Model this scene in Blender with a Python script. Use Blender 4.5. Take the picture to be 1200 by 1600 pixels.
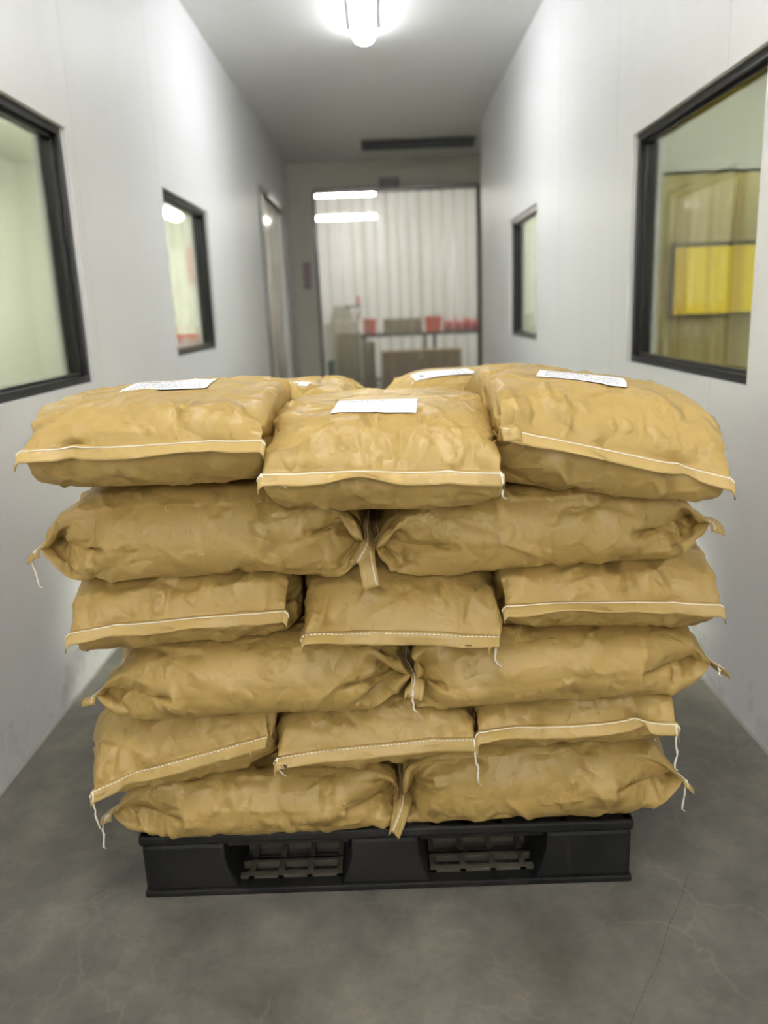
import bpy, bmesh, math, random
import numpy as np
from mathutils import Vector, Matrix

for _o in list(bpy.data.objects): bpy.data.objects.remove(_o)
SC = bpy.context.scene
COL = SC.collection
random.seed(7)

# ---------------------------------------------------------------- camera, world, exposure
F_PX, PITCH, ROLL, YAW, CAM_H = 1264.9, 0.24345, -0.04012, -0.00797, 1.291
cp, sp, cy_, sy_ = math.cos(PITCH), math.sin(PITCH), math.cos(YAW), math.sin(YAW)
fwd = Vector((sy_*cp, cy_*cp, -sp)); rgt = Vector((cy_, -sy_, 0)); upv = rgt.cross(fwd)
cr, sr = math.cos(ROLL), math.sin(ROLL)
rx = rgt*cr + upv*sr; ux = -rgt*sr + upv*cr
camd = bpy.data.cameras.new('camera'); cam = bpy.data.objects.new('camera', camd); COL.objects.link(cam)
cam.matrix_world = Matrix(((rx.x, ux.x, -fwd.x, 0), (rx.y, ux.y, -fwd.y, 0), (rx.z, ux.z, -fwd.z, CAM_H), (0, 0, 0, 1)))
camd.sensor_fit = 'VERTICAL'; camd.sensor_height = 36; camd.lens = F_PX/1600*36
camd.clip_start = .05; camd.clip_end = 60
camd.dof.use_dof = True; camd.dof.focus_distance = 1.60; camd.dof.aperture_fstop = 2.2
SC.camera = cam
world = bpy.data.worlds.new('world'); SC.world = world; world.use_nodes = True
world.node_tree.nodes['Background'].inputs[0].default_value = (.5, .5, .5, 1)
world.node_tree.nodes['Background'].inputs[1].default_value = .0
SC.view_settings.view_transform = 'Standard'; SC.view_settings.look = 'None'
SC.view_settings.exposure = 2.0; SC.view_settings.gamma = 1.0; SC.view_settings.use_curve_mapping = False
LAMP = 10.5            # radiance of the corridor tubes
LAMP_FRONT = 14.0

# ---------------------------------------------------------------- materials
MATS = {}
def srgb(r, g, b):
    f = lambda c: (c/12.92 if c <= .04045 else ((c+.055)/1.055)**2.4)
    return (f(r/255), f(g/255), f(b/255), 1)
class NT:
    def __init__(s, name):
        s.m = bpy.data.materials.new(name); s.m.use_nodes = True; s.t = s.m.node_tree; s.t.nodes.clear()
        s.out = s.n('ShaderNodeOutputMaterial'); MATS[name] = s.m
    def n(s, kind, ins=None, **kw):
        nd = s.t.nodes.new(kind)
        for k, v in kw.items(): setattr(nd, k, v)
        for k, v in (ins or {}).items():
            if isinstance(v, bpy.types.NodeSocket): s.t.links.new(v, nd.inputs[k])
            else: nd.inputs[k].default_value = v
        return nd
    def mix(s, fac, a, b, kind='RGBA', blend='MIX'):
        nd = s.t.nodes.new('ShaderNodeMix'); nd.data_type = kind
        if kind == 'RGBA': nd.blend_type = blend
        i = {'RGBA': (0, 6, 7, 2), 'FLOAT': (0, 2, 3, 0)}[kind]
        for q, v in zip(i[:3], (fac, a, b)):
            if isinstance(v, bpy.types.NodeSocket): s.t.links.new(v, nd.inputs[q])
            else: nd.inputs[q].default_value = v
        return nd.outputs[i[3]]
    def ramp(s, fac, stops):
        nd = s.n('ShaderNodeValToRGB', {'Fac': fac}); e = nd.color_ramp.elements
        while len(e) < len(stops): e.new(.5)
        for q, (p_, c) in zip(e, stops): q.position = p_; q.color = c if len(c) == 4 else (*c, 1)
        return nd.outputs['Color']
    def math(s, op, a, b=0., c=None):
        nd = s.t.nodes.new('ShaderNodeMath'); nd.operation = op
        for q, v in enumerate((a, b, c)):
            if v is None: continue
            if isinstance(v, bpy.types.NodeSocket): s.t.links.new(v, nd.inputs[q])
            else: nd.inputs[q].default_value = v
        return nd.outputs[0]
    def bsdf(s, **ins):
        b = s.n('ShaderNodeBsdfPrincipled', {k.replace('_', ' '): v for k, v in ins.items()})
        s.t.links.new(b.outputs[0], s.out.inputs[0]); return b
    def noise(s, vec, scale, detail=3, rough=.55, dist=0.):
        return s.n('ShaderNodeTexNoise', {'Vector': vec, 'Scale': scale, 'Detail': detail, 'Roughness': rough, 'Distortion': dist}).outputs['Fac']
    def bump(s, h, strength, dist=.002, nrm=None):
        ins = {'Height': h, 'Strength': strength, 'Distance': dist}
        if nrm: ins['Normal'] = nrm
        return s.n('ShaderNodeBump', ins).outputs[0]
    def obj(s): return s.n('ShaderNodeTexCoord').outputs['Object']
    def uv(s): return s.n('ShaderNodeTexCoord').outputs['UV']
    def mapping(s, vec, scale=(1, 1, 1)):
        return s.n('ShaderNodeMapping', {'Vector': vec, 'Scale': scale}).outputs[0]

def plain(name, col, rough=.5, spec=.4, metal=0., var=.06, scale=6., bump=.0):
    t = NT(name); v = t.obj(); nz = t.noise(v, scale, 4)
    dark = tuple(c*(1-var) for c in col[:3])+(1,); lite = tuple(min(1, c*(1+var)) for c in col[:3])+(1,)
    c = t.mix(nz, dark, lite)
    b = t.bsdf(Base_Color=c, Roughness=rough, Metallic=metal); b.inputs['Specular IOR Level'].default_value = spec
    if bump: t.t.links.new(t.bump(t.noise(v, scale*12, 3), bump, .002), b.inputs['Normal'])
    return t.m
def emit(name, col, strength):
    t = NT(name); e = t.n('ShaderNodeEmission', {'Color': col, 'Strength': strength}); t.t.links.new(e.outputs[0], t.out.inputs[0]); return t.m

def mat_wall():
    t = NT('painted_panel'); v = t.obj()
    streak = t.noise(t.mapping(v, (7, 7, .35)), 1., 4, .6)      # vertical roller / wiping streaks
    mott = t.noise(v, 1.3, 3)
    c = t.mix(t.math('MULTIPLY', streak, .35), srgb(240, 240, 240), srgb(226, 226, 226))
    c = t.mix(t.math('MULTIPLY', mott, .2), c, srgb(230, 229, 226))
    sep = t.n('ShaderNodeSeparateXYZ', {'Vector': v}).outputs[2]
    scuff = t.math('MULTIPLY', t.math('LESS_THAN', sep, .16), t.ramp(t.noise(v, 5, 5, .7), [(.5, (0, 0, 0)), (.75, (.5, .5, .5))]))
    c = t.mix(scuff, c, srgb(150, 145, 135))
    r = t.math('ADD', .36, t.math('MULTIPLY', streak, .2))
    b = t.bsdf(Base_Color=c, Roughness=r); b.inputs['Specular IOR Level'].default_value = .45
    t.t.links.new(t.bump(t.math('ADD', streak, t.math('MULTIPLY', t.noise(v, 60, 2), .15)), .10, .003), b.inputs['Normal'])
mat_wall()
def mat_floor():
    t = NT('concrete'); v = t.obj()
    big = t.noise(v, 1.3, 5, .6, .15); mid = t.noise(v, 5.5, 8, .7, .2); fine = t.noise(v, 55, 4, .7)
    c = t.ramp(t.math('ADD', t.math('MULTIPLY', big, .5), t.math('MULTIPLY', mid, .5)),
               [(.36, srgb(80, 78, 70)), (.5, srgb(112, 109, 99)), (.64, srgb(144, 140, 124))])
    c = t.mix(t.math('MULTIPLY', fine, .4), c, srgb(84, 81, 74))
    # pale veins where the surface has crazed
    wv = t.n('ShaderNodeVectorMath', {0: v, 1: t.n('ShaderNodeTexNoise', {'Vector': v, 'Scale': 3.2, 'Detail': 4.}).outputs['Color']}, operation='ADD').outputs[0]
    vor = t.n('ShaderNodeTexVoronoi', {'Vector': wv, 'Scale': 2.4}, feature='DISTANCE_TO_EDGE').outputs['Distance']
    vein = t.ramp(vor, [(0, (1, 1, 1)), (.018, (.25, .25, .25)), (.05, (0, 0, 0))])
    vein = t.math('MULTIPLY', vein, t.ramp(t.noise(v, 2.2, 3), [(.45, (0, 0, 0)), (.65, (.5, .5, .5))]))
    c = t.mix(vein, c, srgb(140, 134, 116))
    scr = t.ramp(t.noise(t.mapping(v, (1.2, 14, 1)), 2.0, 5, .7, .4), [(.62, (0, 0, 0)), (.85, (.16, .16, .16))])
    c = t.mix(scr, c, srgb(150, 146, 136))
    spk = t.ramp(t.n('ShaderNodeTexVoronoi', {'Vector': v, 'Scale': 17.}).outputs['Distance'], [(.02, (.8, .8, .8)), (.045, (0, 0, 0))])
    c = t.mix(t.math('MULTIPLY', spk, t.ramp(t.noise(v, 6, 2), [(.56, (0, 0, 0)), (.62, (1, 1, 1))])), c, srgb(200, 196, 182))
    r = t.math('ADD', .34, t.math('MULTIPLY', mid, .3))
    b = t.bsdf(Base_Color=c, Roughness=r); b.inputs['Specular IOR Level'].default_value = .4
    t.t.links.new(t.bump(t.math('ADD', fine, mid), .12, .003), b.inputs['Normal'])
mat_floor()
def mat_kraft(name, base, dark, lite):
    t = NT(name); v = t.uv()
    big = t.noise(v, 5, 4, .6); fib = t.noise(t.mapping(v, (60, 900, 1)), 1., 3, .6); mot = t.noise(v, 70, 4, .7)
    c = t.mix(big, dark, lite); c = t.mix(.5, c, base)
    c = t.mix(t.math('MULTIPLY', fib, .16), c, dark); c = t.mix(t.math('MULTIPLY', mot, .14), c, lite)
    b = t.bsdf(Base_Color=c, Roughness=.42); b.inputs['Specular IOR Level'].default_value = .5
    # crumpled paper: flat facets meeting in sharp folds, in two sizes, only in patches (heights in metres)
    h = t.math('MULTIPLY', t.noise(v, 11, 3, .5), .0035)
    for sc, slope, wr, rot, lo in ((8., .20, .10, .5, .48), (19., .19, .045, 1.2, .53), (46., .09, .02, .2, .53)):
        rv = t.n('ShaderNodeMapping', {'Vector': v, 'Rotation': (0, 0, rot)}).outputs[0]
        wv = t.n('ShaderNodeVectorMath', {0: rv, 1: t.n('ShaderNodeVectorMath', {0: t.n('ShaderNodeTexNoise', {'Vector': v, 'Scale': sc*.5, 'Detail': 2.}).outputs['Color'], 'Scale': wr}, operation='SCALE').outputs[0]}, operation='ADD').outputs[0]
        d = t.n('ShaderNodeTexVoronoi', {'Vector': wv, 'Scale': sc}, feature='F1', distance='MANHATTAN', voronoi_dimensions='2D').outputs['Distance']
        msk = t.ramp(t.noise(rv, sc*.7, 2), [(lo, (0, 0, 0)), (lo+.2, (1, 1, 1))])
        h = t.math('ADD', h, t.math('MULTIPLY', t.math('MULTIPLY', d, slope/sc), msk))
    n1 = t.bump(h, 1., 1.)
    n2 = t.bump(t.math('ADD', fib, mot), .05, .002, n1)
    t.t.links.new(n2, b.inputs['Normal'])
    return t.m
mat_kraft('kraft_paper', srgb(178, 149, 83), srgb(161, 132, 67), srgb(189, 161, 94))
mat_kraft('kraft_tape', srgb(184, 156, 92), srgb(170, 142, 78), srgb(194, 167, 102))
plain('cotton_thread', srgb(236, 230, 212), .8, .2, var=.05)
plain('ink', srgb(30, 28, 26), .6, .3)
def mat_label():
    t = NT('printed_label'); v = t.uv(); sp_ = t.n('ShaderNodeSeparateXYZ', {'Vector': v}); x, y = sp_.outputs[0], sp_.outputs[1]
    line = t.math('LESS_THAN', t.math('FRACT', t.math('MULTIPLY', y, 15.)), .42)
    word = t.noise(t.mapping(v, (34, 15, 1)), 1., 2, .8)
    ink = t.math('MULTIPLY', line, t.math('GREATER_THAN', word, .5))
    inx = t.math('MULTIPLY', t.math('GREATER_THAN', x, .08), t.math('LESS_THAN', x, .92))
    iny = t.math('MULTIPLY', t.math('GREATER_THAN', y, .12), t.math('LESS_THAN', y, .78))
    ink = t.math('MULTIPLY', ink, t.math('MULTIPLY', inx, iny))
    head = t.math('MULTIPLY', t.math('MULTIPLY', t.math('GREATER_THAN', y, .82), t.math('LESS_THAN', y, .91)), t.math('GREATER_THAN', t.noise(t.mapping(v, (22, 1, 1)), 1., 2, .8), .47))
    ink = t.math('MAXIMUM', ink, t.math('MULTIPLY', head, t.math('MULTIPLY', inx, t.math('LESS_THAN', x, .6))))
    c = t.mix(t.math('MULTIPLY', ink, .8), srgb(238, 238, 240), srgb(90, 92, 105))
    b = t.bsdf(Base_Color=c, Roughness=.45)
mat_label()
def mat_pallet():
    t = NT('black_plastic'); v = t.obj()
    dust = t.ramp(t.noise(v, 4, 6, .7, .5), [(.4, (0, 0, 0)), (.75, (.55, .55, .55))])
    scr = t.ramp(t.noise(t.mapping(v, (30, 30, 2.5)), 1., 5, .7), [(.62, (0, 0, 0)), (.78, (.5, .5, .5))])
    c = t.mix(dust, srgb(21, 22, 21), srgb(54, 51, 43)); c = t.mix(scr, c, srgb(80, 72, 58))
    b = t.bsdf(Base_Color=c, Roughness=t.math('ADD', .38, t.math('MULTIPLY', dust, .5))); b.inputs['Specular IOR Level'].default_value = .35
    t.t.links.new(t.bump(t.noise(v, 60, 4), .15, .002), b.inputs['Normal'])
mat_pallet()
plain('joint_filler', srgb(222, 221, 220), .45, .4, var=.08, scale=9)
plain('dusty_plastic', srgb(84, 79, 66), .7, .25, var=.3, scale=20)
def mat_glass(name, tint, gloss=.12, rough=.0, veil=0., veilcol=(.8, .8, .7, 1)):
    t = NT(name); tr = t.n('ShaderNodeBsdfTransparent', {'Color': tint}); gl = t.n('ShaderNodeBsdfGlossy', {'Color': (1, 1, 1, 1), 'Roughness': rough})
    fr = t.n('ShaderNodeFresnel', {'IOR': 1.45}).outputs[0]
    sh = t.n('ShaderNodeMixShader', {0: t.math('MULTIPLY', fr, gloss), 1: tr.outputs[0], 2: gl.outputs[0]})
    if veil:
        df = t.n('ShaderNodeBsdfTranslucent', {'Color': veilcol}); d2 = t.n('ShaderNodeBsdfDiffuse', {'Color': veilcol})
        d = t.n('ShaderNodeMixShader', {0: .5, 1: df.outputs[0], 2: d2.outputs[0]})
        sh2 = t.n('ShaderNodeMixShader', {0: veil, 1: sh.outputs[0], 2: d.outputs[0]}); sh = sh2
    t.t.links.new(sh.outputs[0], t.out.inputs[0]); return t.m
mat_glass('window_glass', (.90, .93, .87, 1), .9)
mat_glass('clear_vinyl', (.92, .92, .88, 1), 1.0, .12, .15, (.85, .84, .79, 1))
mat_glass('amber_vinyl', (.80, .72, .48, 1), 1.0, .08, .14, (.50, .40, .18, 1))
plain('ceiling_paint', srgb(246, 245, 243), .45, .4, var=.03, scale=2)
plain('cream_paint', srgb(230, 226, 212), .5, .4, var=.03, scale=2)
plain('room_paint', srgb(228, 229, 218), .6, .3, var=.02, scale=1.5)
plain('frame_black', srgb(20, 19, 20), .28, .5, var=.1)
plain('reveal_white', srgb(222, 222, 220), .4, .4, var=.03)
plain('steel', srgb(150, 150, 146), .35, .5, .8, var=.1)
plain('dark_steel', srgb(52, 54, 58), .45, .5, .3, var=.1)
plain('lamp_housing', srgb(225, 226, 228), .4, .4, var=.02)
plain('lamp_off', srgb(96, 98, 98), .5, .4, var=.1)
plain('sealant', srgb(170, 167, 158), .5, .3, var=.12, scale=14)
plain('cardboard', srgb(150, 128, 90), .8, .2, var=.12)
plain('cardboard_grey', srgb(176, 166, 138), .8, .2, var=.1)
plain('red_plastic', srgb(206, 40, 62), .4, .5, var=.1)
plain('coral_plastic', srgb(236, 96, 84), .4, .5, var=.1)
plain('white_plastic', srgb(225, 224, 214), .4, .4, var=.05)
plain('teal_plastic', srgb(60, 92, 92), .5, .4, var=.1)
plain('sign_grey', srgb(128, 122, 124), .5, .4, var=.15, scale=25)
plain('notice_paper', srgb(196, 176, 178), .6, .3, var=.15, scale=30)
emit('tube_glow', (.945, .96, 1.0, 1), LAMP); emit('tube_glow_front', (.985, .975, 1.0, 1), LAMP_FRONT)
emit('fill_glow_back', (.985, .975, 1.0, 1), LAMP_FRONT*4.4)  # added lamp behind the viewer, made strong to brighten sack fronts and walls
emit('room_glow', (1.0, .985, .94, 1), 58.); emit('store_glow', (1., .98, .93, 1), 15.); emit('amber_window', (1.0, .82, .01, 1), .95); emit('dim_glow', (1., .97, .86, 1), 13.)

# ---------------------------------------------------------------- mesh helpers
class MB:
    def __init__(s): s.v, s.f, s.uv = [], [], []
    def quad(s, a, b, c, d):
        n = len(s.v); s.v += [a, b, c, d]; s.f.append((n, n+1, n+2, n+3))
    def box(s, x0, x1, y0, y1, z0, z1):
        n = len(s.v)
        s.v += [(x0, y0, z0), (x1, y0, z0), (x1, y1, z0), (x0, y1, z0), (x0, y0, z1), (x1, y0, z1), (x1, y1, z1), (x0, y1, z1)]
        s.f += [tuple(n+i for i in q) for q in ((3, 2, 1, 0), (4, 5, 6, 7), (0, 1, 5, 4), (1, 2, 6, 5), (2, 3, 7, 6), (3, 0, 4, 7))]
        return s
    def prism(s, pts, fn, t0, t1):
        """pts: closed 2D outline; fn(u,v,t) -> xyz, swept from t0 to t1"""
        n = len(s.v); m = len(pts)
        s.v += [fn(u, v, t0) for u, v in pts]+[fn(u, v, t1) for u, v in pts]
        s.f += [tuple(n+i for i in reversed(range(m))), tuple(n+m+i for i in range(m))]
        s.f += [(n+i, n+(i+1) % m, n+m+(i+1) % m, n+m+i) for i in range(m)]; return s
    def tube(s, path, r, k=6):
        n = len(s.v); P = [Vector(p_) for p_ in path]; ref = Vector((.31, .2, .93)).normalized()
        for i, p_ in enumerate(P):
            d = (P[min(i+1, len(P)-1)]-P[max(i-1, 0)]).normalized()
            a = d.cross(ref); a = (a if a.length > 1e-4 else d.cross(Vector((1, 0, 0)))).normalized(); b = d.cross(a)
            rr = r[i] if isinstance(r, (list, tuple)) else r
            s.v += [tuple(p_+(a*math.cos(q*2*math.pi/k)+b*math.sin(q*2*math.pi/k))*rr) for q in range(k)]
        for i in range(len(P)-1):
            for q in range(k): s.f.append((n+i*k+q, n+i*k+(q+1) % k, n+(i+1)*k+(q+1) % k, n+(i+1)*k+q))
        s.f += [tuple(n+q for q in reversed(range(k))), tuple(n+(len(P)-1)*k+q for q in range(k))]
        return s
    def build(s, name, mat, parent=None, bevel=0., smooth=False, seg=2):
        me = bpy.data.meshes.new(name); me.from_pydata(s.v, [], s.f); me.validate()
        if bevel or smooth:
            bm = bmesh.new(); bm.from_mesh(me); bmesh.ops.remove_doubles(bm, verts=bm.verts, dist=1e-5)
            bmesh.ops.recalc_face_normals(bm, faces=bm.faces)
            if bevel: bmesh.ops.bevel(bm, geom=[e for e in bm.edges if e.is_manifold and e.calc_face_angle(0) > .4], offset=bevel, segments=seg, profile=.6, affect='EDGES', clamp_overlap=True)
            bm.to_mesh(me); bm.free()
        if smooth: me.shade_smooth()
        me.materials.append(MATS[mat]); o = bpy.data.objects.new(name, me); COL.objects.link(o)
        if parent: o.parent = parent; o.matrix_parent_inverse = Matrix.Translation(-Vector(parent.location))
        return o
def tag(o, label, cat, group=None, kind=None):
    o['label'] = label; o['category'] = cat
    if group: o['group'] = group
    if kind: o['kind'] = kind
    return o
def empty(name, loc, label, cat, group=None, kind=None):
    o = bpy.data.objects.new(name, None); COL.objects.link(o); o.location = loc; o.empty_display_size = .1
    return tag(o, label, cat, group, kind)
def box(name, dims, mat, parent=None, bevel=0.): return MB().box(*dims).build(name, mat, parent, bevel)

# ================================================================ THE SETTING
WL, WR, CH, TH = -1.14, 1.072, 3.13, .12
END_Y = 10.93
tag(box('floor', (-4.3, 4.3, -7.2, 15.6, -.1, 0), 'concrete'), 'dark grey mottled concrete floor of the corridor', 'floor', kind='structure')

def wall_y(name, x0, x1, y0, y1, z1, holes, mat, label):
    """wall running along Y with rectangular openings (ya, yb, za, zb)"""
    m = MB(); y = y0
    for ya, yb, za, zb in sorted(holes):
        m.box(x0, x1, y, ya, 0, z1)
        if za > 0: m.box(x0, x1, ya, yb, 0, za)
        m.box(x0, x1, ya, yb, zb, z1); y = yb
    m.box(x0, x1, y, y1, 0, z1)
    return tag(m.build(name, mat), label, 'wall', kind='structure')
W1, W2 = (2.00, 3.228, 1.064, 1.990), (4.565, 5.705, 1.086, 1.975)
V1, V2 = (2.425, 3.650, 1.030, 1.960), (5.810, 7.020, 1.048, 1.962)
LD = (8.25, 10.05, 0, 2.46)
wall_l = wall_y('wall_left', WL-TH, WL, -7.1, END_Y+.1, CH, [W1, W2, LD], 'painted_panel', 'white painted corridor wall on the left with two black framed windows')
wall_r = wall_y('wall_right', WR, WR+TH, -7.1, 8.96, CH, [V1, V2], 'painted_panel', 'white painted corridor wall on the right with two black framed windows')
tag(box('ceiling', (WL-TH, 3.5, -7.1, END_Y+.1, CH, CH+.1), 'ceiling_paint'), 'plain pale grey corridor ceiling', 'ceiling', kind='structure')
tag(box('wall_behind_camera', (WL-TH, WR+TH, -7.2, -7.1, 0, CH), 'painted_panel'), 'white wall closing the corridor behind the viewer', 'wall', kind='structure')
m = MB(); m.box(WL, -.80, END_Y, END_Y+.1, 0, CH); m.box(-.80, 1.25, END_Y, END_Y+.1, 2.76, CH); m.box(1.25, 3.5, END_Y, END_Y+.1, 0, CH)
tag(m.build('wall_end', 'cream_paint'), 'cream wall at the far end of the corridor around the strip curtain doorway', 'wall', kind='structure')
m = MB(); m.box(-.83, -.80, END_Y-.03, END_Y+.1, 0, 2.79); m.box(1.25, 1.28, END_Y-.03, END_Y+.1, 0, 2.79); m.box(-.80, 1.25, END_Y-.03, END_Y+.1, 2.76, 2.79)
tag(m.build('trim_1', 'dark_steel'), 'thin dark metal frame around the far doorway', 'door frame', kind='structure')
tag(box('wall_passage', (3.4, 3.5, 8.96, END_Y, 0, CH), 'cream_paint'), 'cream wall of the side passage on the right', 'wall', kind='structure')
# sealant beads where floor and walls meet
for i, (xa, y1) in enumerate(((WL, 8.25), (WR, 8.96))):
    s = 1 if xa < 0 else -1
    m = MB().prism([(0, 0), (.006, 0), (.003, .004), (0, .008)], lambda u, v, t: (xa+s*u, t, v), -7.0, y1)
    tag(m.build('trim_%d' % (i+2), 'sealant'), 'pale sealant bead along the foot of the %s wall' % ('left', 'right')[i], 'trim', kind='structure')

# filled joints between the wall panels
for wall, xw, s, ys, holes in ((wall_l, WL, 1, (-1.5, -.3, .9, 2.1, 3.3, 4.5, 6.9, 8.1), (W1, W2)), (wall_r, WR, -1, (-.9, .3, 1.5, 2.7, 3.9, 5.1, 6.3, 7.5), (V1, V2))):
    for y in ys:
        hit = [h for h in holes if h[0] < y < h[1]]
        for z0, z1 in ([(.02, hit[0][2]-.005), (hit[0][3]+.005, CH-.005)] if hit else [(.02, CH-.005)]):
            MB().prism([(0, -.003), (.0009, -.001), (.0009, .001), (0, .003)], lambda u, v, t: (xw+s*u, y+v, t), z0, z1).build('panel_joint', 'joint_filler', wall)
# hairline crack in the floor
m = MB(); cr_ = [(.66, 1.62), (.605, 1.524), (.56, 1.46), (.507, 1.365), (.46, 1.30), (.406, 1.218), (.36, 1.12)]
for (x0, y0), (x1, y1) in zip(cr_[:-1], cr_[1:]): m.quad((x0-.0006, y0, .0004), (x1-.0006, y1, .0004), (x1+.0006, y1, .0004), (x0+.0006, y0, .0004))
m.build('crack', 'dusty_plastic', bpy.data.objects['floor'])
# windows: black aluminium frame set just behind the wall face, one pane
def window(name, opening, side, label):
    ya, yb, za, zb = opening
    xw = WL if side < 0 else WR; s = 1 if side > 0 else -1           # s: into the neighbouring room
    root = empty(name, (xw, (ya+yb)/2, za), label, 'window', kind='structure')
    X = lambda d: xw+s*d
    def bar(nm, y0, y1, z0, z1, d0, d1, mat='frame_black', bv=.002):
        a, b = sorted((X(d0), X(d1))); return MB().box(a, b, y0, y1, z0, z1).build(nm, mat, root, bv)
    r = .020
    for (d0, d1, w) in ((r, .042, .028), (.042, .056, .040), (.056, .092, .030)):
        bar('frame_jamb', ya, ya+w, za, zb, d0, d1); bar('frame_jamb', yb-w, yb, za, zb, d0, d1)
        bar('frame_sill', ya+w, yb-w, za, za+w, d0, d1); bar('frame_head', ya+w, yb-w, zb-w, zb, d0, d1)
    bar('pane', ya+.03, yb-.03, za+.03, zb-.03, .060, .065, 'window_glass', 0)
    return root
window('window_1', W1, -1, 'nearer black framed window in the left wall')
window('window_2', W2, -1, 'farther black framed window in the left wall')
window('window_3', V1, 1, 'nearer black framed window in the right wall showing amber strips')
window('window_4', V2, 1, 'narrow looking farther black framed window in the right wall')

# neighbouring rooms seen through the windows
def room(nm, x0, x1, y0, y1, h, mat, side, what, near=True):
    """shell without the wall it shares with the corridor"""
    m = MB(); m.box(x0-.05, x1+.05, y0-.05, y0, 0, h)
    if near: tag(m.build('wall_%s_near' % nm, mat), 'near wall of the %s' % what, 'wall', kind='structure')
    tag(box('wall_%s_end' % nm, (x0-.05, x1+.05, y1, y1+.05, 0, h), mat), 'end wall of the %s' % what, 'wall', kind='structure')
    xb = x0 if side < 0 else x1
    tag(box('wall_%s_back' % nm, (xb-.05, xb+.05, y0, y1, 0, h), mat), 'back wall of the %s' % what, 'wall', kind='structure')
    tag(box('ceiling_%s' % nm, (x0-.05, x1+.05, y0-.05, y1+.05, h, h+.05), mat), 'ceiling of the %s' % what, 'ceiling', kind='structure')
room('left_room', -3.4, WL-TH, .6, 8.05, 2.75, 'room_paint', -1, 'pale green room behind the left windows')
room('left_store', -3.4, WL-TH, 8.2, END_Y+.05, 2.75, 'cream_paint', -1, 'room behind the strip door in the left wall')
room('right_room', WR+TH, 3.7, .6, 5.65, 2.75, 'room_paint', 1, 'room with amber strips behind the near right window')
room('right_room_far', WR+TH, 3.7, 5.76, 8.9, 2.75, 'room_paint', 1, 'room behind the far right window')
room('storeroom', -2.3, 3.4, END_Y+.15, 15.4, 3.4, 'reveal_white', 1, 'bright storeroom beyond the strip curtain', False)
tag(box('wall_storeroom_left', (-2.4, -2.3, END_Y+.15, 15.4, 0, 3.4), 'reveal_white'), 'left wall of the bright storeroom', 'wall', kind='structure')
tag(box('wall_right_room_header', (WR+TH, 3.7, 4.70, 4.78, 1.955, 2.75), 'room_paint'), 'pale wall above the amber strip curtain rail', 'wall', kind='structure')

# ---------------------------------------------------------------- lamps
def batten(label, cx, y0, y1, z, glow, w=.125, axis='y', group='ceiling batten lamps', on=True):
    """surface batten: housing, round-ended diffuser, end caps; runs along Y (or X)"""
    root = empty('ceiling_lamp', (cx if axis == 'y' else (y0+y1)/2, (y0+y1)/2 if axis == 'y' else cx, z), label, 'lamp', group)
    fn = (lambda u, v, t: (cx+u, t, z+v)) if axis == 'y' else (lambda u, v, t: (t, cx+u, z+v))
    MB().prism([(-w*.4, 0), (-w*.60, -.03), (-w*.60, -.036), (w*.60, -.036), (w*.60, -.03), (w*.4, 0)], fn, y0+.02, y1-.02).build('housing', 'lamp_housing' if on else 'lamp_off', root)
    pts = [(-w/2, -.036)]+[(-math.cos(a)*w/2, -.05-math.sin(a)*.042) for a in [math.pi*k/10 for k in range(11)]]+[(w/2, -.036)]
    MB().prism(pts, fn, y0+.025, y1-.025).build('diffuser', glow, root, smooth=False)
    for a, b in ((y0, y0+.025), (y1-.025, y1)):
        pts2 = [(u*.98, -.05+(v+.05)*.98) for u, v in pts]
        MB().prism(pts2, fn, a, b).build('end_cap', 'lamp_housing' if not on else glow, root)
    return root
batten('lit white batten lamp on the corridor ceiling, running lengthwise', -.055, 4.86, 6.08, CH, 'tube_glow', .135)
batten('lit batten lamp on the ceiling above the viewer', -.03, .0, 1.22, CH, 'tube_glow_front', .135)
batten('added batten lamp for fill light, on the ceiling farther behind the viewer', -.03, -4.86, -3.64, CH, 'fill_glow_back', .135)
batten('unlit dark batten lamp across the ceiling near the far doorway', 9.8, -.19, 1.12, CH, 'lamp_off', .14, 'x', on=False)
batten('lit lamp low in the pale green room behind the left windows', -1.74, 7.0, 7.4, 2.20, 'room_glow', .10)
batten('lit ceiling lamp in the pale green room, near end', -2.4, 2.4, 3.6, 2.75, 'room_glow', .14)
batten('lit ceiling lamp in the pale green room, far end', -2.4, 5.2, 6.4, 2.75, 'room_glow', .14)
batten('lit ceiling lamp in the room with amber strips', 2.4, 2.2, 3.4, 2.75, 'room_glow', .14)
batten('lit ceiling lamp behind the amber strips', 5.2, 1.9, 3.1, 2.75, 'dim_glow', .14, 'x')
batten('lit ceiling lamp in the room behind the far right window', 2.4, 6.8, 8.0, 2.75, 'room_glow', .14)
batten('lit ceiling lamp in the room behind the left strip door', -2.4, 9.0, 10., 2.75, 'dim_glow', .10)
batten('upper lit lamp glowing through the left of the far strip curtain', 13.3, -1.1, -.05, 3.12, 'store_glow', .07, 'x', 'storeroom lamps')
batten('lower lit lamp glowing through the left of the far strip curtain', 13.3, -1.1, -.05, 2.78, 'store_glow', .07, 'x', 'storeroom lamps')
batten('lit lamp on the storeroom ceiling to the right', 12.6, 1.2, 2.4, 3.4, 'store_glow', .22, 'x', 'storeroom lamps')

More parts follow.
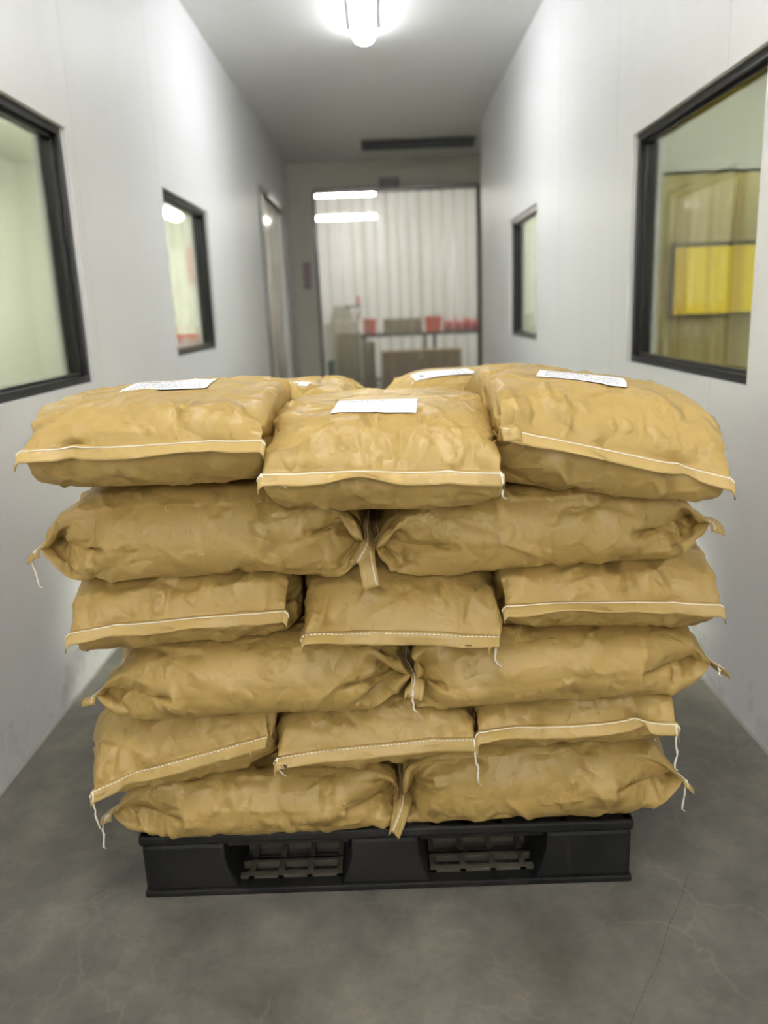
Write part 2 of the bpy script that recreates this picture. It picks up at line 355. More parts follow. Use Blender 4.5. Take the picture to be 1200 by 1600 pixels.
# ---------------------------------------------------------------- strip curtains (every strip hangs singly)
def strip_curtain(label, fn, a, b, ztop, zbot, mat, rail, rh=.035, sw=.2, pitch=.15, seed=1):
    rnd = random.Random(seed); p0 = fn(a, 0); p1 = fn(b, 0)
    root = empty('strip_curtain', ((p0[0]+p1[0])/2, (p0[1]+p1[1])/2, ztop), label, 'strip curtain')
    m = MB(); lo = [min(p0[q], p1[q]) for q in (0, 1)]; hi = [max(p0[q], p1[q]) for q in (0, 1)]
    m.box(lo[0]-.01, hi[0]+.01, lo[1]-.022, hi[1]+.022, ztop-.005, ztop+rh).build('rail', rail, root, .002)
    n = max(1, round((b-a)/pitch))
    for k in range(n):
        c = a+(k+.5+rnd.uniform(-.12, .12))*(b-a)/n; m = MB(); off = .008 if k % 2 else -.008; bow = rnd.uniform(.002, .02)*rnd.choice((-1, 1)); ph = rnd.uniform(0, 6); K, R = 6, 9
        for j in range(R):
            z = ztop+(zbot-ztop)*j/(R-1); tw = rnd.uniform(-.004, .004)*j/(R-1)
            for i in range(K+1):
                u = (i/K-.5); x_, y_ = fn(c+u*sw, off+bow*(1-4*u*u)*(.25+.75*j/(R-1))+tw*u*6+.006*math.sin(ph+j*.8))
                m.v.append((x_, y_, z))
        for j in range(R-1):
            for i in range(K): q = j*(K+1)+i; m.f.append((q, q+1, q+K+2, q+K+1))
        m.build('vinyl_strip', mat, root, smooth=True)
    return root
strip_curtain('clear vinyl strip curtain filling the doorway at the far end', lambda t, d: (t, END_Y-.07+d), -.80, 1.25, 2.765, .03, 'clear_vinyl', 'steel', seed=3)
strip_curtain('narrow clear strip curtain in the doorway of the left wall', lambda t, d: (WL-.04+d, t), 8.28, 10.02, 2.42, .03, 'clear_vinyl', 'steel', seed=5)
strip_curtain('amber tinted strip curtain seen through the near right window', lambda t, d: (t, 4.68+d), WR+TH+.02, 3.6, 1.95, .03, 'amber_vinyl', 'dark_steel', .006, seed=8)

# amber window behind the amber strips
aw = empty('window_5', (2.4, 5.65, 1.17), 'bright yellow window behind the amber strips', 'window', kind='structure')
MB().box(1.95, 3.0, 5.632, 5.64, 1.19, 1.62).build('pane', 'amber_window', aw)
for d in ((1.92, 1.95, 5.62, 5.65, 1.16, 1.65), (3.0, 3.03, 5.62, 5.65, 1.16, 1.65), (1.95, 3.0, 5.62, 5.65, 1.16, 1.19), (1.95, 3.0, 5.62, 5.65, 1.62, 1.65)):
    MB().box(*d).build('frame_bar', 'dark_steel', aw, .002)
# steel frame of the left strip door
m = MB(); m.box(WL-.02, WL+.03, LD[0]-.05, LD[0], 0, 2.51); m.box(WL-.02, WL+.03, LD[1], LD[1]+.05, 0, 2.51); m.box(WL-.02, WL+.03, LD[0], LD[1], 2.46, 2.51)
tag(m.build('trim_4', 'steel', bevel=.002), 'bare metal frame around the strip doorway in the left wall', 'door frame', kind='structure')

# signs on the end wall and in the pale green room
def plate(name, label, cat, x0, x1, y, z0, z1, mat, ink, rows):
    root = empty(name, ((x0+x1)/2, y, z0), label, cat)
    MB().box(x0, x1, y-.008, y, z0, z1).build('board', mat, root, .001)
    for k in range(rows):
        z = z1-(z1-z0)*(k+.7)/(rows+.4); ww = (x1-x0)*(.38 if k % 2 else .42); c = (x0+x1)/2
        MB().box(c-ww, c+ww, y-.0095, y-.008, z-(z1-z0)*.12/rows, z+(z1-z0)*.12/rows).build('print_line', ink, root)
plate('sign', 'small grey sign above the far strip curtain', 'sign', .02, .27, END_Y, 2.81, 2.92, 'sign_grey', 'white_plastic', 2)
plate('notice', 'small pinkish notice on the end wall left of the strip curtain', 'notice', -1.01, -.91, END_Y, 1.60, 1.94, 'notice_paper', 'sign_grey', 5)
plate('notice', 'framed reddish notice on the end wall of the pale green room', 'notice', -1.84, -1.70, 8.05, 1.60, 1.96, 'notice_paper', 'red_plastic', 4)

# ---------------------------------------------------------------- storeroom things behind the strip curtain
t = empty('work_table', (.55, 12.5, 0), 'dark framed work table beyond the strip curtain', 'table')
MB().box(-.34, 1.62, 12.3, 12.95, .915, .955).build('table_top', 'dark_steel', t, .003)
for x, y in ((-.30, 12.34), (-.30, 12.9), (.62, 12.34), (.76, 12.34), (1.57, 12.34), (1.57, 12.9)):
    MB().box(x-.025, x+.025, y-.025, y+.025, 0, .915).build('leg', 'dark_steel', t, .003)
MB().box(-.28, 1.55, 12.6, 12.63, .25, .29).build('stretcher', 'dark_steel', t, .003)
def tub(name, label, cat, x0, x1, y0, y1, z0, z1, mat, group=None, lid=None):
    root = empty(name, ((x0+x1)/2, (y0+y1)/2, z0), label, cat, group); e = .012
    m = MB(); c = ((x0+x1)/2, (y0+y1)/2)
    def ring(f, z): return [(c[0]+sx*(x1-x0)/2*f, c[1]+sy*(y1-y0)/2*f, z) for sx, sy in ((-1, -1), (1, -1), (1, 1), (-1, 1))]
    m.v = ring(.9, z0)+ring(1, z1)+ring(.93, z1)+ring(.84, z0+.01)
    m.f = [(3, 2, 1, 0)]+[(i, (i+1) % 4, 4+(i+1) % 4, 4+i) for i in range(4)]+[(4+i, 4+(i+1) % 4, 8+(i+1) % 4, 8+i) for i in range(4)]+[(8+i, 8+(i+1) % 4, 12+(i+1) % 4, 12+i) for i in range(4)]+[(12, 13, 14, 15)]
    m.build('tub_body', mat, root, .002)
    m = MB(); m.box(x0-.008, x1+.008, y0-.008, y0+.004, z1-.02, z1); m.box(x0-.008, x1+.008, y1-.004, y1+.008, z1-.02, z1); m.box(x0-.008, x0+.004, y0, y1, z1-.02, z1); m.box(x1-.004, x1+.008, y0, y1, z1-.02, z1)
    m.build('rim', lid or mat, root, .001)
    return root
tub('plastic_tub', 'coral red tub at the left end of the far work table', 'tub', -.30, -.10, 12.36, 12.6, .955, 1.18, 'coral_plastic')
tub('plastic_tub', 'coral red tub in the middle of the far work table', 'tub', .63, .87, 12.34, 12.6, .955, 1.20, 'coral_plastic', lid='white_plastic')
for k in range(9):
    def bottle(x, y, z, r, h, label):
        root = empty('bottle', (x, y, z), label, 'bottle', 'red bottles on the far work table'); N = 12
        m = MB(); prof = [(0, 0), (r, .0), (r, h*.62), (r*.75, h*.72), (r*.36, h*.8), (r*.36, h*.86)]
        for rr, zz in prof: m.v += [(x+rr*math.cos(q*6.2832/N), y+rr*math.sin(q*6.2832/N), z+zz) for q in range(N)]
        for j in range(len(prof)-1):
            for q in range(N): m.f.append((j*N+q, j*N+(q+1) % N, (j+1)*N+(q+1) % N, (j+1)*N+q))
        m.build('bottle_body', 'red_plastic', root, smooth=True)
        MB().prism([(math.cos(q*.5236)*r*.45, math.sin(q*.5236)*r*.45) for q in range(12)], lambda u, v, t_: (x+u, y+v, t_), z+h*.86, z+h).build('cap', 'white_plastic' if k % 2 else 'red_plastic', root)
    ORD = ('first', 'second', 'third', 'fourth', 'fifth', 'sixth', 'seventh', 'eighth', 'last')[k]
    bottle(.93+k*.073, 12.42+.05*(k % 2), .955, .033, .19+.015*(k % 3), 'red bottle on the far work table, %s from the left in its row' % ORD)
def carton(name, label, x0, x1, y0, y1, z0, z1, mat, cat='box'):
    root = empty(name, ((x0+x1)/2, (y0+y1)/2, z0), label, cat)
    MB().box(x0, x1, y0, y1, z0, z1-.008).build('carton_body', mat, root, .004)
    MB().box(x0-.003, (x0+x1)/2-.002, y0-.003, y1+.003, z1-.008, z1).build('flap', mat, root)
    MB().box((x0+x1)/2+.002, x1+.003, y0-.003, y1+.003, z1-.008, z1).build('flap', mat, root)
    MB().box((x0+x1)/2-.03, (x0+x1)/2+.03, y0-.0045, y0-.003, z1-.12, z1).build('tape', 'cardboard_grey', root)
    return root
carton('storage_carton', 'beige carton standing between the red tubs on the far table', .0, .58, 12.5, 12.9, .955, 1.17, 'cardboard_grey')
carton('storage_carton', 'wide brown carton on the floor in front of the far work table', -.04, 1.10, 11.75, 12.2, 0, .72, 'cardboard')
carton('storage_carton', 'tall grey beige carton left of the far work table', -.70, -.34, 12.0, 12.4, 0, 1.0, 'cardboard_grey')
carton('storage_carton', 'slim brown carton beside the tall beige one', -.31, -.13, 12.02, 12.28, 0, .86, 'cardboard')
mc = empty('packing_machine', (-.65, 13.2, 0), 'white packing machine with grey hopper beyond the strip curtain', 'machine')
MB().box(-.92, -.37, 12.98, 13.4, 0, 1.16).build('cabinet', 'white_plastic', mc, .02)
MB().prism([(-.82, 1.16), (-.46, 1.16), (-.52, 1.40), (-.76, 1.40)], lambda u, v, t_: (u, t_, v), 13.0, 13.35).build('hood', 'white_plastic', mc, .01)
MB().prism([(-.44, 1.16), (-.36, 1.16), (-.30, 1.30), (-.44, 1.30)], lambda u, v, t_: (u, t_, v), 13.0, 13.35).build('hopper', 'white_plastic', mc, .01)
MB().box(-.60, -.34, 12.98, 13.1, 1.36, 1.39).build('shelf_plate', 'dark_steel', mc, .003)
MB().box(-.40, -.35, 12.98, 13.04, 1.39, 1.53).build('signal_lamp', 'red_plastic', mc, .01)
tub('plastic_tub', 'dark teal tub on the floor at the right of the far work table', 'tub', 1.2, 1.55, 11.7, 12.1, 0, .38, 'teal_plastic')
tub('plastic_tub', 'dark teal tub on the floor at the left of the tall beige carton', 'tub', -.80, -.72, 11.5, 12.0, 0, .62, 'teal_plastic')
# things in the pale green room
tub('plastic_tub', 'pale reddish tub on the bench in the pale green room', 'tub', -1.95, -1.65, 7.5, 7.8, 1.02, 1.15, 'notice_paper', lid='coral_plastic')
b_ = empty('bench', (-1.9, 7.65, 0), 'white bench against the end wall of the pale green room', 'table')
MB().box(-2.6, -1.45, 7.4, 8.0, .98, 1.02).build('bench_top', 'white_plastic', b_, .003)
for x in (-2.55, -1.5):
    for y in (7.45, 7.95): MB().box(x-.025, x+.025, y-.025, y+.025, 0, .98).build('leg', 'white_plastic', b_, .003)

# ---------------------------------------------------------------- pallet
PX0, PX1, PY0, PY1, PZ = -.594, .518, 1.600, 2.68, .160
pal = empty('plastic_pallet', ((PX0+PX1)/2, (PY0+PY1)/2, 0), 'black plastic pallet carrying the stack of sacks', 'pallet')
XB = [(PX0, -.405), (-.118, .036), (.325, PX1)]; YB = [(PY0, PY0+.17), (2.06, 2.22), (PY1-.17, PY1)]
for a, (x0, x1) in enumerate(XB):
    for b, (y0, y1) in enumerate(YB):
        m = MB(); fl, fr = (0 if a == 0 else .028), (0 if a == 2 else .028)   # feet flare towards the fork openings
        prof = [(x0-fl, .012), (x1+fr, .012), (x1+fr*.35, .05), (x1, .09), (x1, .134), (x0, .134), (x0, .09), (x0-fl*.35, .05)]
        m.prism(prof, lambda u, v, t_: (u, t_, v), y0, y1).build('block', 'black_plastic', pal, .010)
def lattice(name, x0, x1, y0, y1, z0, z1, nx, ny, w, wy=None, extra=0.):
    m = MB(); wy = wy or w
    for i in range(nx+1):
        c = x0+w/2+(x1-x0-w)*i/nx; m.box(c-w/2, c+w/2, y0, y1, z0, z1)
    for j in range(ny+1):
        c = y0+wy/2+(y1-y0-wy)*j/ny; m.box(x0, x1, c-wy/2-(extra if j in (0, 1) else 0)*0, c+wy/2+(extra if j == 0 else 0), z0, z1-.001)
    return m.build(name, 'dusty_plastic' if name == 'bottom_grid' else 'black_plastic', pal)
rail = lambda d: MB().box(*d).build('bottom_rail', 'black_plastic', pal, .004)
for (y0, y1) in ((PY0-.004, PY0+.034), (2.06, 2.22), (PY1-.06, PY1)): rail((PX0-.003, PX1+.003, y0, y1, 0, .016))
for x0, x1 in ((PX0, -.43), (-.146, .064), (.353, PX1)): rail((x0, x1, PY0+.034, PY1-.06, 0, .016))
for gx0, gx1 in ((-.432, -.144), (.062, .355)):
    lattice('bottom_grid', gx0, gx1, PY0+.03, PY0+.095, .006, .024, 4, 1, .014, .016)
    lattice('bottom_grid', gx0, gx1, PY0+.088, PY0+.46, .006, .024, 4, 6, .012, .010)
    lattice('bottom_grid', gx0, gx1, PY0+.62, PY1-.06, .006, .024, 4, 6, .012, .010)
lattice('top_deck', PX0, PX1, PY0, PY1, .134, PZ, 15, 15, .016)
for d in ((PX0-.004, PX1+.004, PY0-.004, PY0+.03), (PX0-.004, PX1+.004, PY1-.03, PY1+.004), (PX0-.004, PX0+.03, PY0+.03, PY1-.03), (PX1-.03, PX1+.004, PY0+.03, PY1-.03)):
    MB().box(*d, .137, PZ).build('deck_rim', 'black_plastic', pal, .006)
for gx0, gx1 in ((-.40, -.123), (.041, .32)):
    MB().box(gx0, gx1, PY0+.012, PY0+.03, .118, .137).build('under_rib', 'black_plastic', pal, .002)
    for k in range(4):
        c = gx0+(gx1-gx0)*(k+.5)/4; MB().box(c-.006, c+.006, PY0+.03, PY0+.17, .112, .137).build('under_rib', 'black_plastic', pal, .002)

# ================================================================ PAPER SACKS
F32=np.float32
NW,NT,NY,FL=32,14,65,2     # cells across the face, across a side gusset, rows along; FL rows at each end are the sewn flap
NR=2*(NW+NT)
FLW,PRESS,STIFF=.030,7.,.008
COLOF=np.concatenate([np.arange(NW+1),NW-np.minimum(np.arange(1,NT),NT-np.arange(1,NT)),np.arange(NW,-1,-1),np.minimum(np.arange(1,NT),NT-np.arange(1,NT))])
AVG=np.zeros((NW+1,NR),F32); AVG[COLOF,np.arange(NR)]=1; AVG/=AVG.sum(1,keepdims=True)
FLAPROWS=np.r_[0:FL+1,NY-FL-1:NY]
class Field:
    """height of what lies below, on a 6 mm grid"""
    def __init__(s):
        s.x0,s.y0,s.d=-1.1,1.1,0.006
        s.n=int(2.2/s.d); s.h=np.zeros((s.n,s.n),F32)
    def idx(s,x,y):
        return np.clip(((x-s.x0)/s.d).astype(np.int32),0,s.n-1),np.clip(((y-s.y0)/s.d).astype(np.int32),0,s.n-1)
    def at(s,x,y): return s.h[s.idx(x,y)]
    def box(s,x0,x1,y0,y1,z):
        i0,j0=s.idx(np.array(x0),np.array(y0)); i1,j1=s.idx(np.array(x1),np.array(y1)); s.h[i0:i1,j0:j1]=z
    def stamp(s,P):
        P=P.reshape(-1,3); np.maximum.at(s.h,s.idx(P[:,0],P[:,1]),P[:,2])
    def soften(s,n=2):
        h=s.h
        for _ in range(2):
            m=h.copy()
            for a in (0,1):
                for k in (-1,1): m=np.maximum(m,np.roll(h,k,a))
            h=m
        for _ in range(n): h=(h*2+np.roll(h,1,0)+np.roll(h,-1,0)+np.roll(h,1,1)+np.roll(h,-1,1))/6
        s.h=h
def up(A,k):
    """Catmull-Rom upsampling by k of one sack (NY,NR,3); the ring axis is periodic"""
    def ax(A,per):
        n=A.shape[0]; m=n*k if per else (n-1)*k+1
        t=np.arange(m)/k; i=t.astype(int) if per else np.minimum(t.astype(int),n-2); f=(t-i).reshape(-1,1,1)
        g=(lambda q: A[q%n]) if per else (lambda q: A[np.clip(q,0,n-1)])
        p0,p1,p2,p3=g(i-1),g(i),g(i+1),g(i+2)
        return .5*((2*p1)+(-p0+p2)*f+(2*p0-5*p1+4*p2-p3)*f*f+(-p0+3*p1-3*p2+p3)*f**3)
    return ax(ax(A,False).swapaxes(0,1),True).swapaxes(0,1)
def flat_v(L): return np.concatenate([-L/2-FLW+np.arange(FL)*FLW/FL,np.linspace(-L/2,L/2,NY-2*FL),L/2+FLW/FL*np.arange(1,FL+1)])
def ring_u(W,T):
    """position round the ring in metres, NR+1 values"""
    return np.concatenate([np.linspace(0,W,NW+1)[:-1],W+np.linspace(0,T,NT+1)[:-1],W+T+np.linspace(0,W,NW+1)[:-1],2*W+T+np.linspace(0,T,NT+1)])
def sim_layer(bags,field,steps=200,seed=1):
    """fill a batch of gusseted sewn sacks between what lies below, a lid above and walls at the sides"""
    B=len(bags); rng=np.random.default_rng(seed)
    g=lambda k,d=0.: np.array([b.get(k,d) for b in bags],F32).reshape(B,1,1)
    W,T,L=g('W',.385),g('T',.172),g('L',.70)
    v=np.stack([flat_v(b.get('L',.70)) for b in bags]).astype(F32).reshape(B,NY,1)
    zt,zx,zy,dome,zf,zfx=[g(k) for k in ('zt','zx','zy','dome','zf','zfx')]; cx,cy=g('cx'),g('cy'); c,s=np.cos(g('rot')),np.sin(g('rot'))
    # start: a half open box with the gussets tucked in
    op=np.clip((L/2-np.abs(v))/.11,0,1)
    k=np.arange(NT+1); lx=np.zeros((B,NY,NR),F32); lz=np.zeros((B,NY,NR),F32)
    col=np.linspace(-.5,.5,NW+1)*.94
    tuck=np.minimum(k,NT-k)/NT
    lx[:,:,:NW+1]=col*W; lz[:,:,:NW+1]=.5
    lx[:,:,NW+1:NW+NT]=.47*W-(tuck[1:-1]*T*(1-op)); lz[:,:,NW+1:NW+NT]=.5-k[1:-1]/NT
    lx[:,:,NW+NT:2*NW+NT+1]=col[::-1]*W; lz[:,:,NW+NT:2*NW+NT+1]=-.5
    lx[:,:,2*NW+NT+1:]=-.47*W+(tuck[1:-1]*T*(1-op)); lz[:,:,2*NW+NT+1:]=-.5+k[1:-1]/NT
    ly=np.broadcast_to(v*.86,(B,NY,NR))
    X=np.empty((B,NY,NR,3),F32)
    X[...,0]=cx+lx*c-ly*s; X[...,1]=cy+lx*s+ly*c
    lid=lambda X: zt+zx*(X[...,0]-cx)+zy*(X[...,1]-cy)-dome*(((X[...,0]-cx)**2+(X[...,1]-cy)**2)/.09)**1.5
    lowat=lambda X: np.maximum(field.at(X[...,0],X[...,1]),zf+zfx*(X[...,0]-cx))
    low=lowat(X); base=np.array([np.percentile(low[q],60) for q in range(B)],F32).reshape(B,1,1)
    X[...,2]=(base+lid(X))*.5+lz*op*T*.8
    X+=rng.normal(0,.0012,X.shape).astype(F32)
    U=np.stack([ring_u(b.get('W',.385),b.get('T',.172)) for b in bags]); RU=np.diff(U,axis=1).astype(F32).reshape(B,1,NR)
    RV=np.diff(v,axis=1); RD=np.sqrt(RU**2+RV**2)
    walls=[b.get('walls',[]) for b in bags]
    fA=np.array([b.get('fA',(0,0,-.0001)) for b in bags],F32).reshape(B,1,1,3)
    fB=np.array([b.get('fB',(0,0,-.0001)) for b in bags],F32).reshape(B,1,1,3)
    pull=np.concatenate([s*0+np.sin(g('rot')),-np.cos(g('rot')),g('rot')*0],2).reshape(B,1,1,3)*g('pull',.0004)[...,None]   # the sewn ends stand proud
    fA=fA+pull.astype(F32); fB=fB-pull.astype(F32)
    press=g('p',1.)[...,None]
    def pr(A,Bv,rest,k=.5):
        d=Bv-A; l=np.sqrt(np.einsum('...k,...k',d,d))+1e-9
        m=((l-rest)/l*k)[...,None]*d
        A+=m; Bv-=m
    def project():
        pr(X[:,:,0::2],X[:,:,1::2],RU[:,:,0::2]); pr(X[:,:,1:-1:2],X[:,:,2::2],RU[:,:,1:-1:2]); pr(X[:,:,-1:],X[:,:,:1],RU[:,:,-1:])
        for o in (0,1):
            n=(NY-o)//2; a=X[:,o:o+2*n:2]; b=X[:,o+1:o+2*n:2]; pr(a,b,RV[:,o:o+2*n:2])
            r=RD[:,o:o+2*n:2]
            pr(a[:,:,:-1],b[:,:,1:],r[:,:,:-1],.3); pr(a[:,:,1:],b[:,:,:-1],r[:,:,:-1],.3)
    def weld():
        X[:,FLAPROWS]=np.matmul(AVG,X[:,FLAPROWS])[:,:,COLOF]
    def collide():
        low=lowat(X); low[:,:FL]=0; low[:,-FL:]=0
        np.maximum(X[...,2],low+.002,out=X[...,2])
        top=lid(X); np.minimum(X[...,2],np.maximum(top,low+.004),out=X[...,2])
        for q in range(B):
            for (nx_,ny_),d in walls[q]:
                sl=X[q,FL:-FL]
                o=np.maximum(sl[...,0]*nx_+sl[...,1]*ny_-d,0); sl[...,0]-=o*nx_; sl[...,1]-=o*ny_
    V=np.zeros_like(X); lap=lambda X:(np.roll(X,1,2)+np.roll(X,-1,2)-2*X)
    for st in range(steps):
        ramp=min(1,st/40.); fin=1. if st<steps*.6 else .3
        P0=X.copy()
        gi=(np.roll(X,-1,2)-np.roll(X,1,2))*F32(.5); gj=np.gradient(X,axis=1); N=np.empty_like(X)
        N[...,0]=gi[...,1]*gj[...,2]-gi[...,2]*gj[...,1]; N[...,1]=gi[...,2]*gj[...,0]-gi[...,0]*gj[...,2]; N[...,2]=gi[...,0]*gj[...,1]-gi[...,1]*gj[...,0]
        N[:,FLAPROWS]=0
        X+=V*F32(.92)+N*(F32(PRESS*ramp*fin)*press)
        X[...,2]-=F32(.00004)
        X[:,:FL]+=fA; X[:,-FL:]+=fB
        Lp=lap(X); Lp[:,1:-1]+=X[:,2:]+X[:,:-2]-2*X[:,1:-1]
        L2=lap(Lp); L2[:,1:-1]+=Lp[:,2:]+Lp[:,:-2]-2*Lp[:,1:-1]
        X-=F32(STIFF)*L2
        for _ in range(3 if st<steps-30 else 6): project(); weld()
        mid=X.mean((1,2),keepdims=True); X[...,0]+=(cx-mid[...,0])*F32(.2); X[...,1]+=(cy-mid[...,1])*F32(.2)
        collide(); weld()
        V=np.clip(X-P0,-.006,.006)
    return X

HP = math.pi/2
CREASE = np.random.default_rng(11)
def creases(uu, vv, L, W, T, n, amp):
    """height of sharp fold lines over the flat sheet (uu round the ring, vv along, metres)"""
    H = np.zeros((len(vv), len(uu))); P = 2*(W+T); R = CREASE
    def fold(u0, v0, a, ln, w, h, bend):
        r = 1.6*ln+4*w; ju = np.nonzero(np.abs(uu-u0) < r)[0]; jv = np.nonzero(np.abs(vv-v0) < r)[0]
        if not len(ju) or not len(jv): return
        s = np.s_[jv[0]:jv[-1]+1, ju[0]:ju[-1]+1]; dv, du = np.meshgrid(vv[s[0]]-v0, uu[s[1]]-u0, indexing='ij')
        t = du*math.cos(a)+dv*math.sin(a); d = -du*math.sin(a)+dv*math.cos(a)+bend*t*t
        # one flank steeper than the other, as a paper fold has
        H[s] += h*np.where(d > 0, np.exp(-d/w), np.exp(d/(w*2.6)))*np.exp(-(np.abs(t)/ln)**3)
    for _ in range(n):
        u0, v0 = R.uniform(0, P), R.uniform(-L/2, L/2); a = R.uniform(0, math.pi); q = R.random()
        if q < .45:                                                 # many run in from the sewn ends
            v0 = math.copysign(L/2-R.uniform(.0, .11), R.uniform(-1, 1)); a = HP+R.normal(0, .6)
        elif q < .6:                                                # or across the gusset edges
            u0 = R.choice((0, W, W+T, 2*W+T))+R.normal(0, .03); a = R.normal(0, .6)
        fold(u0, v0, a, R.uniform(.012, .065), R.uniform(.0025, .0065), amp*R.uniform(.2, 1)**1.5*(1 if R.random() < .65 else -1), R.uniform(-5, 5))
    for k in range(int(n*.12)):                                     # long faint folds
        fold(R.uniform(0, P), R.uniform(-L/2, L/2), R.choice((0, HP, HP))+R.normal(0, .25), R.uniform(.08, .2), R.uniform(.004, .008), amp*.3*R.choice((-1, 1)), R.uniform(-1, 1))
    for c_, h_ in ((0, .0012), (W, .0012), (W+T, .0012), (2*W+T, .0012), (W+T/2, -.0022), (2*W+1.5*T, -.0022)):   # factory folds of the gussets
        wob = .006*np.sin(vv*9+c_*40)+.003*np.sin(vv*31+c_*70); H += h_*np.exp(-np.abs(uu[None]-c_-wob[:, None])/.005)*(.4+.6*np.cos(vv*7+c_*11)[:, None]**2)
    return H
def normals(A):
    gi = np.roll(A, -1, 1)-np.roll(A, 1, 1); gj = np.gradient(A, axis=0); N = np.cross(gi, gj)
    return N/(np.linalg.norm(N, axis=-1, keepdims=True)+1e-12)
def grid_mesh(name, P, faces, uvs, mat, root, smooth=True, per_loop=False):
    me = bpy.data.meshes.new(name); me.from_pydata(P.tolist(), [], faces)
    if uvs is not None:
        ul = me.uv_layers.new(name='UVMap')
        if per_loop: ul.data.foreach_set('uv', np.asarray(uvs, np.float32).ravel())
    if uvs is not None and not per_loop:
        li = np.empty(len(me.loops), np.int32); me.loops.foreach_get('vertex_index', li)
        ul.data.foreach_set('uv', np.asarray(uvs, np.float32)[li].ravel())
    if smooth: me.shade_smooth()
    me.materials.append(MATS[mat]); o = bpy.data.objects.new(name, me); COL.objects.link(o); o.parent = root
    o.matrix_parent_inverse = Matrix.Translation(-Vector(root.location)); return o
def quads(nj, ni, off=0, flip=False):
    j, i = np.mgrid[0:nj-1, 0:ni-1]; a = off+j*ni+i
    q = np.stack([a, a+1, a+1+ni, a+ni], -1).reshape(-1, 4)
    return q[:, ::-1] if flip else q
def fq(ID, flip=False):
    q = np.stack([ID[:-1, :-1], ID[:-1, 1:], ID[1:, 1:], ID[1:, :-1]], -1).reshape(-1, 4); return q[:, ::-1] if flip else q
